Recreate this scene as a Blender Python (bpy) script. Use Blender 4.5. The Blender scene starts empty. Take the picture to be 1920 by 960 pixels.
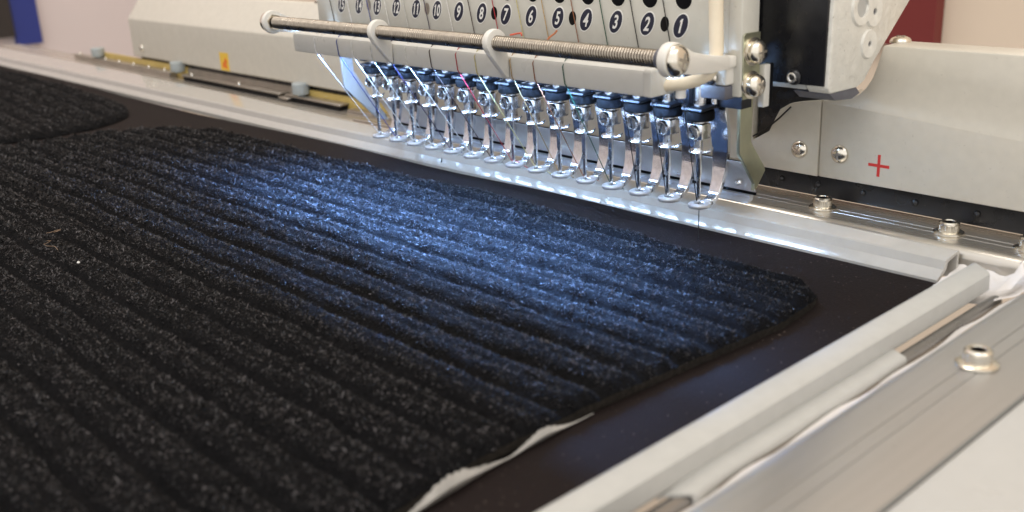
import bpy, bmesh, math, random
import numpy as np
from mathutils import Vector, Matrix

# All dimensions below are millimetres in the machine's own axes:
# X along the needle row, Y away into the machine, Z up; needle 1 at the origin, cloth at z = 0.
S = 0.001
rnd = random.Random(7)
sc = bpy.context.scene
COL = sc.collection

# ------------------------------------------------------------------ camera
R = Matrix(((0.6764084982, 0.7352628877, -0.0431280597),
            (0.2112450093, -0.2497653620, -0.9449829681),
            (-0.7055825914, 0.6300839229, -0.3242640290)))
CAMPOS = Vector((185.749, -243.856, 100.908))
cam = bpy.data.cameras.new('camera')
cam_o = bpy.data.objects.new('camera', cam)
COL.objects.link(cam_o)
rt, dn, fw = R[0], R[1], R[2]
M = Matrix((rt, -Vector(dn), -Vector(fw))).transposed().to_4x4()
M.translation = CAMPOS * S
cam_o.matrix_world = M
cam.sensor_width = 36.0
cam.lens = 36.0 * 1903.7 / 1920.0
cam.clip_start = 0.005
cam.clip_end = 50.0
cam.dof.use_dof = True
cam.dof.focus_distance = 0.335
cam.dof.aperture_fstop = 17.0
sc.camera = cam_o

# ------------------------------------------------------------------ world, lamps, exposure
w = bpy.data.worlds.new('World'); sc.world = w; w.use_nodes = True
bg = w.node_tree.nodes['Background']
bg.inputs['Color'].default_value = (1.0, 0.98, 0.95, 1)
bg.inputs['Strength'].default_value = 1.05
sc.view_settings.view_transform = 'Standard'
sc.view_settings.look = 'None'
sc.view_settings.exposure = 0.26
sc.view_settings.gamma = 1.0


def area(name, loc, target, size, size_y, power, color):
    l = bpy.data.lights.new(name, 'AREA')
    l.shape = 'RECTANGLE'; l.size = size; l.size_y = size_y
    l.energy = power; l.color = color
    o = bpy.data.objects.new(name, l); COL.objects.link(o)
    o.location = Vector(loc)
    d = Vector(target) - Vector(loc)
    o.rotation_euler = d.to_track_quat('-Z', 'Y').to_euler()
    return o


area('ceiling_lamp_front', (0.35, -0.75, 1.55), (0, 0, 0), 0.9, 0.35, 6.5, (1.0, 0.945, 0.885))
area('ceiling_lamp_back', (-0.55, 0.35, 1.65), (-0.2, 0.0, 0), 1.2, 0.35, 12.0, (1.0, 0.945, 0.885))
area('ceiling_lamp_side', (1.15, 0.10, 1.35), (0.1, 0.0, 0), 0.8, 0.3, 3.0, (1.0, 0.945, 0.885))

# ------------------------------------------------------------------ materials


def new_mat(name):
    m = bpy.data.materials.new(name); m.use_nodes = True
    nt = m.node_tree
    return m, nt, nt.nodes['Principled BSDF']


def mat(name, col, rough=0.5, metal=0.0, var=0.06, vscale=300.0, bump=0.0, bscale=2500.0,
        specks=0.0, stretch=None, coat=0.0, spec=0.5, rvar=0.08):
    """principled paint/metal with fine colour variation, uneven gloss, relief and dust specks"""
    m, nt, p = new_mat(name)
    N, L = nt.nodes, nt.links
    tc = N.new('ShaderNodeTexCoord')
    mp = N.new('ShaderNodeMapping'); L.new(tc.outputs['Object'], mp.inputs['Vector'])
    if stretch: mp.inputs['Scale'].default_value = stretch
    n1 = N.new('ShaderNodeTexNoise'); n1.inputs['Scale'].default_value = vscale
    n1.inputs['Detail'].default_value = 5.0
    L.new(mp.outputs['Vector'], n1.inputs['Vector'])
    mr = N.new('ShaderNodeMapRange')
    mr.inputs['To Min'].default_value = 1 - var; mr.inputs['To Max'].default_value = 1 + var
    mr.inputs['From Min'].default_value = 0.3; mr.inputs['From Max'].default_value = 0.7
    L.new(n1.outputs['Fac'], mr.inputs['Value'])
    mx = N.new('ShaderNodeMix'); mx.data_type = 'RGBA'; mx.blend_type = 'MULTIPLY'
    mx.inputs['Factor'].default_value = 1.0
    mx.inputs['A'].default_value = (*col, 1)
    L.new(mr.outputs['Result'], mx.inputs['B'])
    out = mx.outputs['Result']
    if specks > 0:
        v = N.new('ShaderNodeTexNoise'); v.inputs['Scale'].default_value = 900.0
        v.inputs['Detail'].default_value = 2.0
        L.new(tc.outputs['Object'], v.inputs['Vector'])
        cr = N.new('ShaderNodeMapRange')
        cr.inputs['From Min'].default_value = 0.70; cr.inputs['From Max'].default_value = 0.76
        L.new(v.outputs['Fac'], cr.inputs['Value'])
        mm = N.new('ShaderNodeMath'); mm.operation = 'MULTIPLY'; mm.inputs[1].default_value = specks
        L.new(cr.outputs['Result'], mm.inputs[0])
        mx2 = N.new('ShaderNodeMix'); mx2.data_type = 'RGBA'
        mx2.inputs['B'].default_value = (0.16, 0.13, 0.10, 1)
        L.new(mm.outputs[0], mx2.inputs['Factor']); L.new(out, mx2.inputs['A'])
        out = mx2.outputs['Result']
    L.new(out, p.inputs['Base Color'])
    p.inputs['Metallic'].default_value = metal
    p.inputs['Specular IOR Level'].default_value = spec
    r2 = N.new('ShaderNodeMapRange')
    r2.inputs['To Min'].default_value = max(0.02, rough - rvar); r2.inputs['To Max'].default_value = rough + rvar
    r2.inputs['From Min'].default_value = 0.3; r2.inputs['From Max'].default_value = 0.7
    n2 = N.new('ShaderNodeTexNoise'); n2.inputs['Scale'].default_value = vscale * 0.37
    n2.inputs['Detail'].default_value = 4.0
    L.new(mp.outputs['Vector'], n2.inputs['Vector'])
    L.new(n2.outputs['Fac'], r2.inputs['Value']); L.new(r2.outputs['Result'], p.inputs['Roughness'])
    if coat:
        p.inputs['Coat Weight'].default_value = coat
        p.inputs['Coat Roughness'].default_value = 0.08
    if bump > 0:
        n3 = N.new('ShaderNodeTexNoise'); n3.inputs['Scale'].default_value = bscale
        n3.inputs['Detail'].default_value = 3.0
        L.new(mp.outputs['Vector'], n3.inputs['Vector'])
        b = N.new('ShaderNodeBump'); b.inputs['Strength'].default_value = bump
        b.inputs['Distance'].default_value = 0.0004
        L.new(n3.outputs['Fac'], b.inputs['Height']); L.new(b.outputs['Normal'], p.inputs['Normal'])
    return m


MT = {}
MT['paint'] = mat('machine_paint', (0.62, 0.60, 0.535), 0.42, var=0.03, bump=0.06, bscale=1500, specks=0.25)
MT['beam'] = mat('beam_paint', (0.61, 0.57, 0.49), 0.40, var=0.03, bump=0.05, bscale=1200, specks=0.18)
MT['cast'] = mat('casting_paint', (0.70, 0.68, 0.62), 0.38, var=0.04, bump=0.9, bscale=420, specks=0.5)
MT['frame'] = mat('frame_paint', (0.43, 0.43, 0.41), 0.36, var=0.03, bump=0.04, bscale=900, specks=0.1)
MT['clip'] = mat('clip_gloss_paint', (0.43, 0.41, 0.375), 0.20, var=0.03, coat=1.0, bump=0.02, bscale=300, rvar=0.05)
MT['cover'] = mat('cover_plastic', (0.66, 0.64, 0.59), 0.34, var=0.02, bump=0.03)
MT['arm'] = mat('white_plastic', (0.74, 0.71, 0.65), 0.36, var=0.02)
MT['tube'] = mat('cream_tube', (0.78, 0.68, 0.52), 0.45, var=0.04)
MT['alu'] = mat('anodised_aluminium', (0.46, 0.46, 0.455), 0.33, 0.8, var=0.03, vscale=700, stretch=(1, 0.03, 1), bump=0.02, bscale=3000, specks=0.2, rvar=0.03)
MT['alux'] = mat('aluminium_along_row', (0.60, 0.56, 0.50), 0.29, 0.85, var=0.06, vscale=500, stretch=(0.03, 1, 1), specks=0.25)
MT['chrome'] = mat('chrome', (0.84, 0.84, 0.85), 0.24, 1.0, var=0.08, vscale=700, rvar=0.07, bump=0.10, bscale=900)
MT['steel'] = mat('worn_plated_steel', (0.76, 0.76, 0.77), 0.25, 1.0, var=0.22, vscale=420, rvar=0.10, bump=0.12, bscale=1400)
MT['polish'] = mat('polished_plate', (0.86, 0.83, 0.82), 0.33, 1.0, var=0.15, vscale=90, rvar=0.09, bump=0.05, bscale=120)
MT['zinc'] = mat('yellow_zinc_plate', (0.50, 0.50, 0.36), 0.34, 0.85, var=0.12, vscale=150)
MT['nickel'] = mat('nickel_screw', (0.76, 0.71, 0.62), 0.21, 1.0, var=0.08, vscale=500, rvar=0.06)
MT['spring'] = mat('spring_wire', (0.38, 0.335, 0.28), 0.30, 1.0, var=0.15, vscale=500)
MT['navy'] = mat('dark_blued_steel', (0.020, 0.022, 0.030), 0.28, 0.5, var=0.3, vscale=300, rvar=0.08)
MT['rubber'] = mat('black_rubber', (0.006, 0.006, 0.007), 0.55, var=0.2, spec=0.05)
MT['black'] = mat('black_paint', (0.010, 0.010, 0.012), 0.30, var=0.2, specks=0.15, bump=0.03)
MT['ring'] = mat('satin_chrome', (0.86, 0.86, 0.87), 0.40, 0.85, var=0.06, vscale=700)
MT['rod'] = mat('dull_steel_rod', (0.30, 0.29, 0.28), 0.3, 0.9, var=0.06)
MT['mirror'] = mat('mirror_chrome', (0.74, 0.75, 0.78), 0.15, 1.0, var=0.16, vscale=420, rvar=0.07, bump=0.10, bscale=1200)
MT['satin'] = mat('satin_blade', (0.62, 0.64, 0.68), 0.45, 0.55, var=0.10, vscale=120)
MT['dark'] = mat('dark_recess', (0.010, 0.009, 0.009), 0.8, var=0.2, spec=0.1)  # near-black colour carries the shade of holes, slots and gaps
MT['darkgrey'] = mat('dark_grey_plastic', (0.10, 0.10, 0.12), 0.45, var=0.1)
MT['badge'] = mat('badge_ink', (0.012, 0.014, 0.035), 0.38, var=0.05)
MT['white'] = mat('white_print', (0.78, 0.77, 0.74), 0.45, var=0.02)
MT['red'] = mat('red_print', (0.55, 0.035, 0.03), 0.45, var=0.06)
MT['yellow'] = mat('yellow_tape', (0.52, 0.38, 0.12), 0.4, var=0.12, vscale=60)
MT['orange'] = mat('orange_print', (0.72, 0.17, 0.02), 0.45, var=0.1)
MT['labely'] = mat('label_yellow', (0.78, 0.50, 0.06), 0.45, var=0.05)
MT['knob'] = mat('grey_knob', (0.34, 0.37, 0.37), 0.42, var=0.08)
MT['plate'] = mat('dull_steel_plate', (0.42, 0.38, 0.33), 0.34, 0.8, var=0.1, vscale=120)
MT['paper'] = mat('white_film', (0.72, 0.69, 0.67), 0.5, var=0.06, vscale=60, bump=0.15, bscale=120)
MT['felt'] = mat('felt_edge', (0.03, 0.026, 0.022), 0.95, var=0.4, vscale=900, bump=0.6, bscale=1400, spec=0.1)
MT['backing'] = mat('white_backing', (0.40, 0.385, 0.36), 0.75, var=0.18, vscale=160, bump=0.3, bscale=500, spec=0.2)
MT['bluepanel'] = mat('blue_panel', (0.016, 0.030, 0.20), 0.5, var=0.05, vscale=4)
MT['redpanel'] = mat('red_panel', (0.16, 0.014, 0.012), 0.5, var=0.05, vscale=4)
MT['blackpanel'] = mat('black_panel', (0.022, 0.016, 0.014), 0.5, var=0.1, vscale=4)
MT['wallp'] = mat('wall_rose_white', (0.62, 0.54, 0.53), 0.8, var=0.03, vscale=3)
MT['wallc'] = mat('wall_cream', (0.70, 0.58, 0.455), 0.8, var=0.03, vscale=3)
MT['floor'] = mat('hall_floor', (0.24, 0.22, 0.20), 0.5, var=0.1, vscale=3)
MT['panel'] = mat('table_panel', (0.455, 0.45, 0.425), 0.34, var=0.02, bump=0.02)


def thread_mat(name, c):
    return mat('thread_' + name, c, 0.45, var=0.25, vscale=1500, spec=0.4)


# cloth: dark leathercloth with fine grain and a few lint specks
def cloth_mat():
    m, nt, p = new_mat('dark_leathercloth')
    N, L = nt.nodes, nt.links
    tc = N.new('ShaderNodeTexCoord')
    n = N.new('ShaderNodeTexNoise'); n.inputs['Scale'].default_value = 55; n.inputs['Detail'].default_value = 6
    L.new(tc.outputs['Object'], n.inputs['Vector'])
    cr = N.new('ShaderNodeMix'); cr.data_type = 'RGBA'
    cr.inputs['A'].default_value = (0.0095, 0.0070, 0.0068, 1); cr.inputs['B'].default_value = (0.0150, 0.0102, 0.0094, 1)
    L.new(n.outputs['Fac'], cr.inputs['Factor'])
    g = N.new('ShaderNodeTexVoronoi'); g.inputs['Scale'].default_value = 1500
    L.new(tc.outputs['Object'], g.inputs['Vector'])
    v = N.new('ShaderNodeTexNoise'); v.inputs['Scale'].default_value = 1300; v.inputs['Detail'].default_value = 1
    L.new(tc.outputs['Object'], v.inputs['Vector'])
    mr = N.new('ShaderNodeMapRange'); mr.inputs['From Min'].default_value = 0.735; mr.inputs['From Max'].default_value = 0.80
    L.new(v.outputs['Fac'], mr.inputs['Value'])
    mx = N.new('ShaderNodeMix'); mx.data_type = 'RGBA'; mx.inputs['B'].default_value = (0.16, 0.13, 0.11, 1)
    L.new(mr.outputs['Result'], mx.inputs['Factor']); L.new(cr.outputs['Result'], mx.inputs['A'])
    L.new(mx.outputs['Result'], p.inputs['Base Color'])
    p.inputs['Roughness'].default_value = 0.72
    p.inputs['Specular IOR Level'].default_value = 0.08
    b = N.new('ShaderNodeBump'); b.inputs['Strength'].default_value = 0.55; b.inputs['Distance'].default_value = 0.00015
    L.new(g.outputs['Distance'], b.inputs['Height']); L.new(b.outputs['Normal'], p.inputs['Normal'])
    return m


def fibre_mat(name, c0, c1, c2):
    m, nt, p = new_mat(name)
    N, L = nt.nodes, nt.links
    gi = N.new('ShaderNodeNewGeometry')
    r = N.new('ShaderNodeValToRGB')
    e = r.color_ramp.elements
    e[0].position = 0.0; e[0].color = (*c0, 1)
    e[1].position = 1.0; e[1].color = (*c2, 1)
    k = e.new(0.74); k.color = (*c1, 1)
    k2 = e.new(0.42); k2.color = (*c0, 1)
    L.new(gi.outputs['Random Per Island'], r.inputs['Fac'])
    L.new(r.outputs['Color'], p.inputs['Base Color'])
    p.inputs['Roughness'].default_value = 0.50
    p.inputs['Specular IOR Level'].default_value = 0.35
    return m


MT['cloth'] = cloth_mat()
MT['fibre'] = fibre_mat('mat_fibre', (0.0025, 0.0025, 0.003), (0.024, 0.0222, 0.0240), (0.098, 0.089, 0.092))
MT['matbase'] = mat('mat_pile_base', (0.003, 0.003, 0.0035), 0.95, var=0.5, vscale=900, bump=0.8, bscale=900, spec=0.1)


def emit_mat(name, col, strength):
    m = bpy.data.materials.new(name); m.use_nodes = True
    nt = m.node_tree
    nt.nodes.remove(nt.nodes['Principled BSDF'])
    e = nt.nodes.new('ShaderNodeEmission')
    e.inputs['Color'].default_value = (*col, 1); e.inputs['Strength'].default_value = strength
    nt.links.new(e.outputs[0], nt.nodes['Material Output'].inputs['Surface'])
    return m


MT['led'] = emit_mat('led_light', (0.45, 0.67, 1.0), 64.0)

# ------------------------------------------------------------------ mesh helpers


class MB:
    """collects shapes (in mm) and links them as ONE mesh object"""

    def __init__(self):
        self.bm = bmesh.new()

    def raw(self, verts, faces):
        vs = [self.bm.verts.new(v) for v in verts]
        for f in faces:
            try: self.bm.faces.new([vs[i] for i in f])
            except ValueError: pass
        return vs

    def _merge(self, tb):
        me = bpy.data.meshes.new('tmp'); tb.to_mesh(me); tb.free()
        self.bm.from_mesh(me); bpy.data.meshes.remove(me)

    def box(self, x0, x1, y0, y1, z0, z1, bev=0.0, seg=2, mtx=None):
        tb = bmesh.new()
        bmesh.ops.create_cube(tb, size=1.0)
        for v in tb.verts:
            v.co = Vector(((x0 + x1) / 2 + v.co.x * (x1 - x0), (y0 + y1) / 2 + v.co.y * (y1 - y0), (z0 + z1) / 2 + v.co.z * (z1 - z0)))
        if bev: bmesh.ops.bevel(tb, geom=tb.edges[:], offset=bev, segments=seg, affect='EDGES', profile=0.5)
        if mtx: bmesh.ops.transform(tb, matrix=mtx, verts=tb.verts)
        self._merge(tb); return self

    def prism(self, pts, axis, a0, a1, bev=0.0, seg=2):
        """closed outline swept along an axis: X -> pts are (y,z), Y -> (x,z), Z -> (x,y)"""
        def P(p, a):
            return {'X': (a, p[0], p[1]), 'Y': (p[0], a, p[1]), 'Z': (p[0], p[1], a)}[axis]
        tb = bmesh.new()
        A = [tb.verts.new(P(p, a0)) for p in pts]
        B = [tb.verts.new(P(p, a1)) for p in pts]
        n = len(pts)
        tb.faces.new(A); tb.faces.new(B[::-1])
        for i in range(n): tb.faces.new((A[i], B[i], B[(i + 1) % n], A[(i + 1) % n]))
        bmesh.ops.recalc_face_normals(tb, faces=tb.faces)
        if bev: bmesh.ops.bevel(tb, geom=tb.edges[:], offset=bev, segments=seg, affect='EDGES', profile=0.5, clamp_overlap=True)
        self._merge(tb); return self

    def tube(self, pts, r, n=10, cap=True):
        pts = [Vector(p) for p in pts]
        rs = r if isinstance(r, (list, tuple)) else [r] * len(pts)
        rings = []; up = None
        for i, p in enumerate(pts):
            t = (pts[min(i + 1, len(pts) - 1)] - pts[max(i - 1, 0)]).normalized()
            if up is None:
                up = Vector((0, 0, 1)) if abs(t.z) < 0.9 else Vector((1, 0, 0))
            u = (up - t * up.dot(t)).normalized(); v = t.cross(u); up = u
            rings.append([self.bm.verts.new(p + (u * math.cos(a) + v * math.sin(a)) * rs[i])
                          for a in [2 * math.pi * k / n for k in range(n)]])
        for a, b in zip(rings, rings[1:]):
            for k in range(n): self.bm.faces.new((a[k], a[(k + 1) % n], b[(k + 1) % n], b[k]))
        if cap:
            self.bm.faces.new(rings[0][::-1]); self.bm.faces.new(rings[-1])
        return self

    def lathe(self, o, d, prof, n=28, knurl=0.0):
        """prof = [(radius, height along d)...]; ends at radius 0 close themselves"""
        o = Vector(o); d = Vector(d).normalized()
        u = d.orthogonal().normalized(); v = d.cross(u)
        prev = None
        for (r, h) in prof:
            if r <= 1e-6:
                cur = [self.bm.verts.new(o + d * h)]
            else:
                cur = []
                for k in range(n):
                    rr = r * (1 + (knurl if k % 2 else 0.0))
                    a = 2 * math.pi * k / n
                    cur.append(self.bm.verts.new(o + d * h + (u * math.cos(a) + v * math.sin(a)) * rr))
            if prev is not None:
                for k in range(n):
                    a = prev[k % len(prev)]; b = prev[(k + 1) % len(prev)]
                    c = cur[(k + 1) % len(cur)]; e = cur[k % len(cur)]
                    f = []
                    for q in (a, b, c, e):
                        if q not in f: f.append(q)
                    if len(f) > 2: self.bm.faces.new(f)
            prev = cur
        return self

    def strip(self, A, B):
        va = [self.bm.verts.new(p) for p in A]; vb = [self.bm.verts.new(p) for p in B]
        for i in range(len(A) - 1): self.bm.faces.new((va[i], va[i + 1], vb[i + 1], vb[i]))
        return self

    def build(self, name, m, parent=None, smooth=True, angle=38):
        bm = self.bm
        bmesh.ops.recalc_face_normals(bm, faces=bm.faces)
        co = [v.co for v in bm.verts]
        lo = Vector([min(c[i] for c in co) for i in range(3)]); hi = Vector([max(c[i] for c in co) for i in range(3)])
        ctr = (lo + hi) / 2
        if parent is None: ctr.z = lo.z
        for v in bm.verts: v.co = (v.co - ctr) * S
        if smooth:
            for f in bm.faces: f.smooth = True
            ca = math.radians(angle)
            for e in bm.edges:
                if len(e.link_faces) == 2 and e.calc_face_angle(0) > ca: e.smooth = False
        me = bpy.data.meshes.new(name); bm.to_mesh(me); bm.free()
        me.materials.append(m)
        o = bpy.data.objects.new(name, me); COL.objects.link(o)
        W = ctr * S
        if parent is not None:
            o.parent = parent; o.location = W - world_of(parent)
        else:
            o.location = W
        return o


def world_of(o):
    p = Vector((0, 0, 0))
    while o is not None:
        p += Vector(o.location); o = o.parent
    return p


def tag(o, label=None, cat=None, group=None, kind=None):
    if label: o['label'] = label
    if cat: o['category'] = cat
    if group: o['group'] = group
    if kind: o['kind'] = kind
    return o


def thing(name, label, cat, base, group=None):
    o = bpy.data.objects.new(name, None); COL.objects.link(o)
    o.empty_display_size = 0.01
    o.location = Vector(base) * S
    return tag(o, label, cat, group)


def fill(outline_mb, pts3):
    outline_mb.raw(pts3, [tuple(range(len(pts3)))])


def dome_screw(parent, name, at, d, r, m=None, h=None, cross=True, washer=0.0, label=None, rot=0.4):
    """pan head screw with a recessed cross, optional washers under it"""
    m = m or MT['nickel']; h = h or r * 0.62
    at = Vector(at); d = Vector(d).normalized()
    b = MB(); base = 0.0
    if washer:
        b.lathe(at, d, [(0, 0), (washer, 0), (washer, r * 0.22), (washer * 0.80, r * 0.26), (washer * 0.80, r * 0.55), (0, r * 0.55)], 32)
        base = r * 0.55
    b.lathe(at, d, [(0, base), (r * 0.97, base), (r, base + h * 0.18), (r * 0.96, base + h * 0.40), (r * 0.82, base + h * 0.70), (r * 0.55, base + h * 0.92), (r * 0.2, base + h), (0, base + h)], 32)
    o = b.build(name, m, parent)
    if label: o['label'] = label
    if cross:
        u = d.orthogonal().normalized(); v = d.cross(u)
        u, v = u * math.cos(rot) + v * math.sin(rot), v * math.cos(rot) - u * math.sin(rot)
        top = at + d * (base + h * 0.93)
        k = MB()
        for (e, f) in ((u, v), (v, u)):
            mt = Matrix((e, f, d)).transposed().to_4x4(); mt.translation = top
            k.box(-r * 0.48, r * 0.48, -r * 0.09, r * 0.09, -h * 0.1, h * 0.10 if e is u else h * 0.11, 0, mtx=mt)
        k.build('cross_slot', MT['plate'], o, smooth=False)
    return o


# ------------------------------------------------------------------ the setting: hall walls, floor, panels
def slab(name, x0, x1, y0, y1, z0, z1, m, kind='structure'):
    o = MB().box(x0, x1, y0, y1, z0, z1).build(name, m, None, smooth=False)
    if kind: o['kind'] = kind
    return o


slab('hall_floor', -3000, 2500, -2500, 2500, -920, -900, MT['floor'])
slab('side_wall', -1340, -1300, -2400, 420, -900, 1900, MT['wallp'])
slab('back_wall', -1300, 2400, 420, 450, -900, 1900, MT['wallc'])
o = slab('blue_panel', -1299, -1290, 199.5, 233, -46, 90, MT['bluepanel'], None)
tag(o, 'deep blue panel hanging on the far rose white wall', 'panel')
o = slab('black_panel', -1299, -1285, 60, 197.5, -34, 90, MT['blackpanel'], None)
tag(o, 'black brown panel beside the blue panel on the far wall', 'panel')
o = slab('red_panel', -200, -124, 408, 419, 3, 140, MT['redpanel'], None)
tag(o, 'dark red panel on the cream wall behind the machine arm', 'panel')

# ------------------------------------------------------------------ machine bridge beam
beam = thing('machine_beam', 'long off white machine beam running behind the needles with a red cross on it', 'machine beam', (-150, 90, 16))
MB().prism([(37.5, 16.5), (36, 17.5), (36, 41.4), (36.5, 42.3), (48.0, 57.4), (49.0, 58.2), (52, 58.2), (52, 16.5)], 'X', -504, -5.4, 0.5).build('left_housing', MT['beam'], beam)
# taller right cover with the stepped, curved front edge near the arm
curve = [(-5, 16.6), (-5.2, 25), (1.2, 28.8), (3.2, 33), (5.0, 36.4), (8.6, 38.6), (12, 39.4), (20.8, 40.9), (28, 42.3), (31.5, 43.6), (33.7, 45.7), (35.6, 48.7), (37.0, 53.1), (38.4, 58.6)]


def cover_piece(x0, x1, name, yb=60):
    pts = []
    def top(x):
        for (a, b) in zip(curve[1:], curve[2:]):
            if a[0] <= x <= b[0]: return a[1] + (b[1] - a[1]) * (x - a[0]) / max(1e-6, b[0] - a[0])
        return 58.6 if x > 38 else 25
    xs = sorted({x0, x1, *[c[0] for c in curve if x0 < c[0] < x1]})
    pts = [(x0, 16.6), (x1, 16.6)] + [(x, top(x)) for x in reversed(xs)]
    b = MB(); b.prism(pts, 'Y', 35.2, yb, 0.55)
    return b.build(name, MT['beam'], beam)


cover_piece(-5.1, 19.3, 'front_cover')
cover_piece(19.75, 330, 'front_cover', 47.5)
MB().box(-500, 330, 39.5, 60, 9.0, 16.6).build('base_strip', MT['black'], beam)
for i, x in enumerate([4, 17.5, 33, 50, 68.5, 88]):
    dome_screw(beam, 'strip_screw', (x, 39.4, 12.6), (0, -1, 0.25), 1.0, MT['black'], cross=False)
dome_screw(beam, 'cover_screw', (12.8, 35.2, 24.4), (0.0, -1, 0), 2.9, MT['nickel'], rot=0.2)
dome_screw(beam, 'cover_screw', (26.9, 35.2, 24.9), (0.0, -1, 0), 2.9, MT['nickel'], rot=0.9)
dome_screw(beam, 'top_screw', (38.8, 44.5, 58.4), (0, 0, 1), 3.1, MT['nickel'])
dome_screw(beam, 'top_screw', (-287, 52, 58.5), (0, 0, 1), 3.6, MT['nickel'])
dome_screw(beam, 'end_screw', (-488, 36.0, 23), (0, -1, 0), 2.4, MT['nickel'])
c = MB(); cx, cz = 39.8, 23.1
a, t = 3.35, 0.45
c.prism([(cx - a, cz - t), (cx - t, cz - t), (cx - t, cz - a), (cx + t, cz - a), (cx + t, cz - t), (cx + a, cz - t), (cx + a, cz + t), (cx + t, cz + t), (cx + t, cz + a), (cx - t, cz + a), (cx - t, cz + t), (cx - a, cz + t)], 'Y', 35.12, 35.3)
tag(c.build('red_cross_mark', MT['red'], beam, smooth=False), 'red printed cross')
lb = MB().box(-378, -367.5, 35.8, 36.1, 17.6, 28).build('warning_label', MT['labely'], beam, smooth=False)
lb['label'] = 'small yellow and orange warning label'
MB().prism([(-375.6, 19.5), (-369.2, 18.8), (-370.2, 21.2), (-368.8, 23.4), (-371.6, 25.2), (-373, 22.6), (-374.6, 22.2)], 'Y', 35.7, 35.9).build('orange_mark', MT['orange'], lb, smooth=False)

# shaded cavity between beam and head, filled by a black block below
# ------------------------------------------------------------------ arm casting
arm = thing('arm_casting', 'white rough cast machine arm with a black front plate and bored bosses', 'machine arm', (26, 25, 48))
MB().prism([(8.6, 125), (7.2, 50), (8.6, 48.4), (23.0, 48.2), (26.6, 49.6), (31.5, 54.6), (50.5, 70.5), (112, 125)], 'X', 31, 38, 0.5, 2).build('side_casting', MT['cast'], arm)
MB().prism([(7.4, 49.2), (34, 49.2), (34, 50.5), (8.2, 50.5), (8.2, 125), (7.4, 125)], 'X', 5, 30.9, 0.2).build('under_plate', MT['frame'], arm)
MB().prism([(6.6, 50.6), (8.0, 50.6), (8.3, 125), (6.9, 125)], 'X', 4, 36.9, 0.25).build('front_plate', MT['black'], arm)
MB().box(-5, 22, 37.5, 46, 20, 49.0, 0.6).build('cavity_fill', MT['black'], arm)  # black block stands in for the shade of the open cavity
dome_screw(arm, 'plate_screw', (27.8, 6.5, 52.6), (0, -1, 0), 2.3, MT['black'], h=1.6, cross=False)
b = MB().lathe((27.8, 4.95, 52.6), (0, -1, 0), [(1.5, -0.1), (1.45, 0.12), (1.0, 0.16), (0.8, 0.0), (0, -0.02)], 18)
b.build('socket', MT['steel'], arm)
MB().prism([(8.5, 48.5), (23, 48.3), (25.5, 46.2), (21, 45.2), (12, 46.0)], 'X', 26, 37.6, 0.3).build('underside_pad', MT['darkgrey'], arm)
for (y, z, rb, rh) in ((22.1, 70.8, 5.6, 3.0), (28.9, 68.8, 4.6, 0.95), (27.2, 60.0, 4.4, 0.85)):
    MB().lathe((37.6, y, z), (1, 0, 0), [(rh, 0.2), (rh, 0.95), (rh + 0.3, 1.05), (rb - 0.5, 1.0), (rb, 0.3), (rb + 0.1, 0)], 40).build('boss', MT['cast'], arm)
    MB().lathe((37.6, y, z), (1, 0, 0), [(0, 0.46), (rh + 0.02, 0.46), (rh + 0.02, 0.5)], 32).build('bore', MT['frame'] if rh > 2 else MT['darkgrey'], arm)

# ------------------------------------------------------------------ embroidery head
head = thing('embroidery_head', 'off white fifteen needle embroidery head with numbered front plate', 'embroidery head', (-80, 0, 46))
MB().prism([(-9, 58.3), (-9, 125), (9, 125), (9, 58.3)], 'X', -193, 13.7, 0.8, 3).build('front_plate', MT['paint'], head)
MB().prism([(-9, 48.3), (-9, 125), (-0.9, 125), (-0.9, 48.3)], 'X', 16.0, 20.6, 0.5, 2).build('side_plate', MT['paint'], head)
MB().prism([(-8.6, 59.6), (-8.6, 125), (6, 125), (6, 59.6)], 'X', 13.9, 15.9, 0.3).build('side_filler', MT['paint'], head)
MB().box(-188, 13, -4, 9, 56.5, 58.2).build('inner_floor', MT['dark'], head, smooth=False)
MB().box(-182, 12, 4, 9, 42, 56.4).build('inner_wall', MT['navy'], head, smooth=False)
MB().box(9.5, 18.0, -12.5, -2, 47.8, 51.6, 0.4).build('guide_block', MT['darkgrey'], head)
MB().box(14.2, 18.3, -12.4, -3, 51.7, 59.3, 0.8, 3).build('arm_foot', MT['arm'], head)
dome_screw(head, 'arm_screw', (13.4, -12.6, 53.8), (-0.1, -1, 0.05), 2.2, MT['nickel'])

# numbered badges and holes
NX = [-174.0 + i * (173.7 / 14) for i in range(15)]          # badge 15 ... 1
fonts = []


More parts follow.
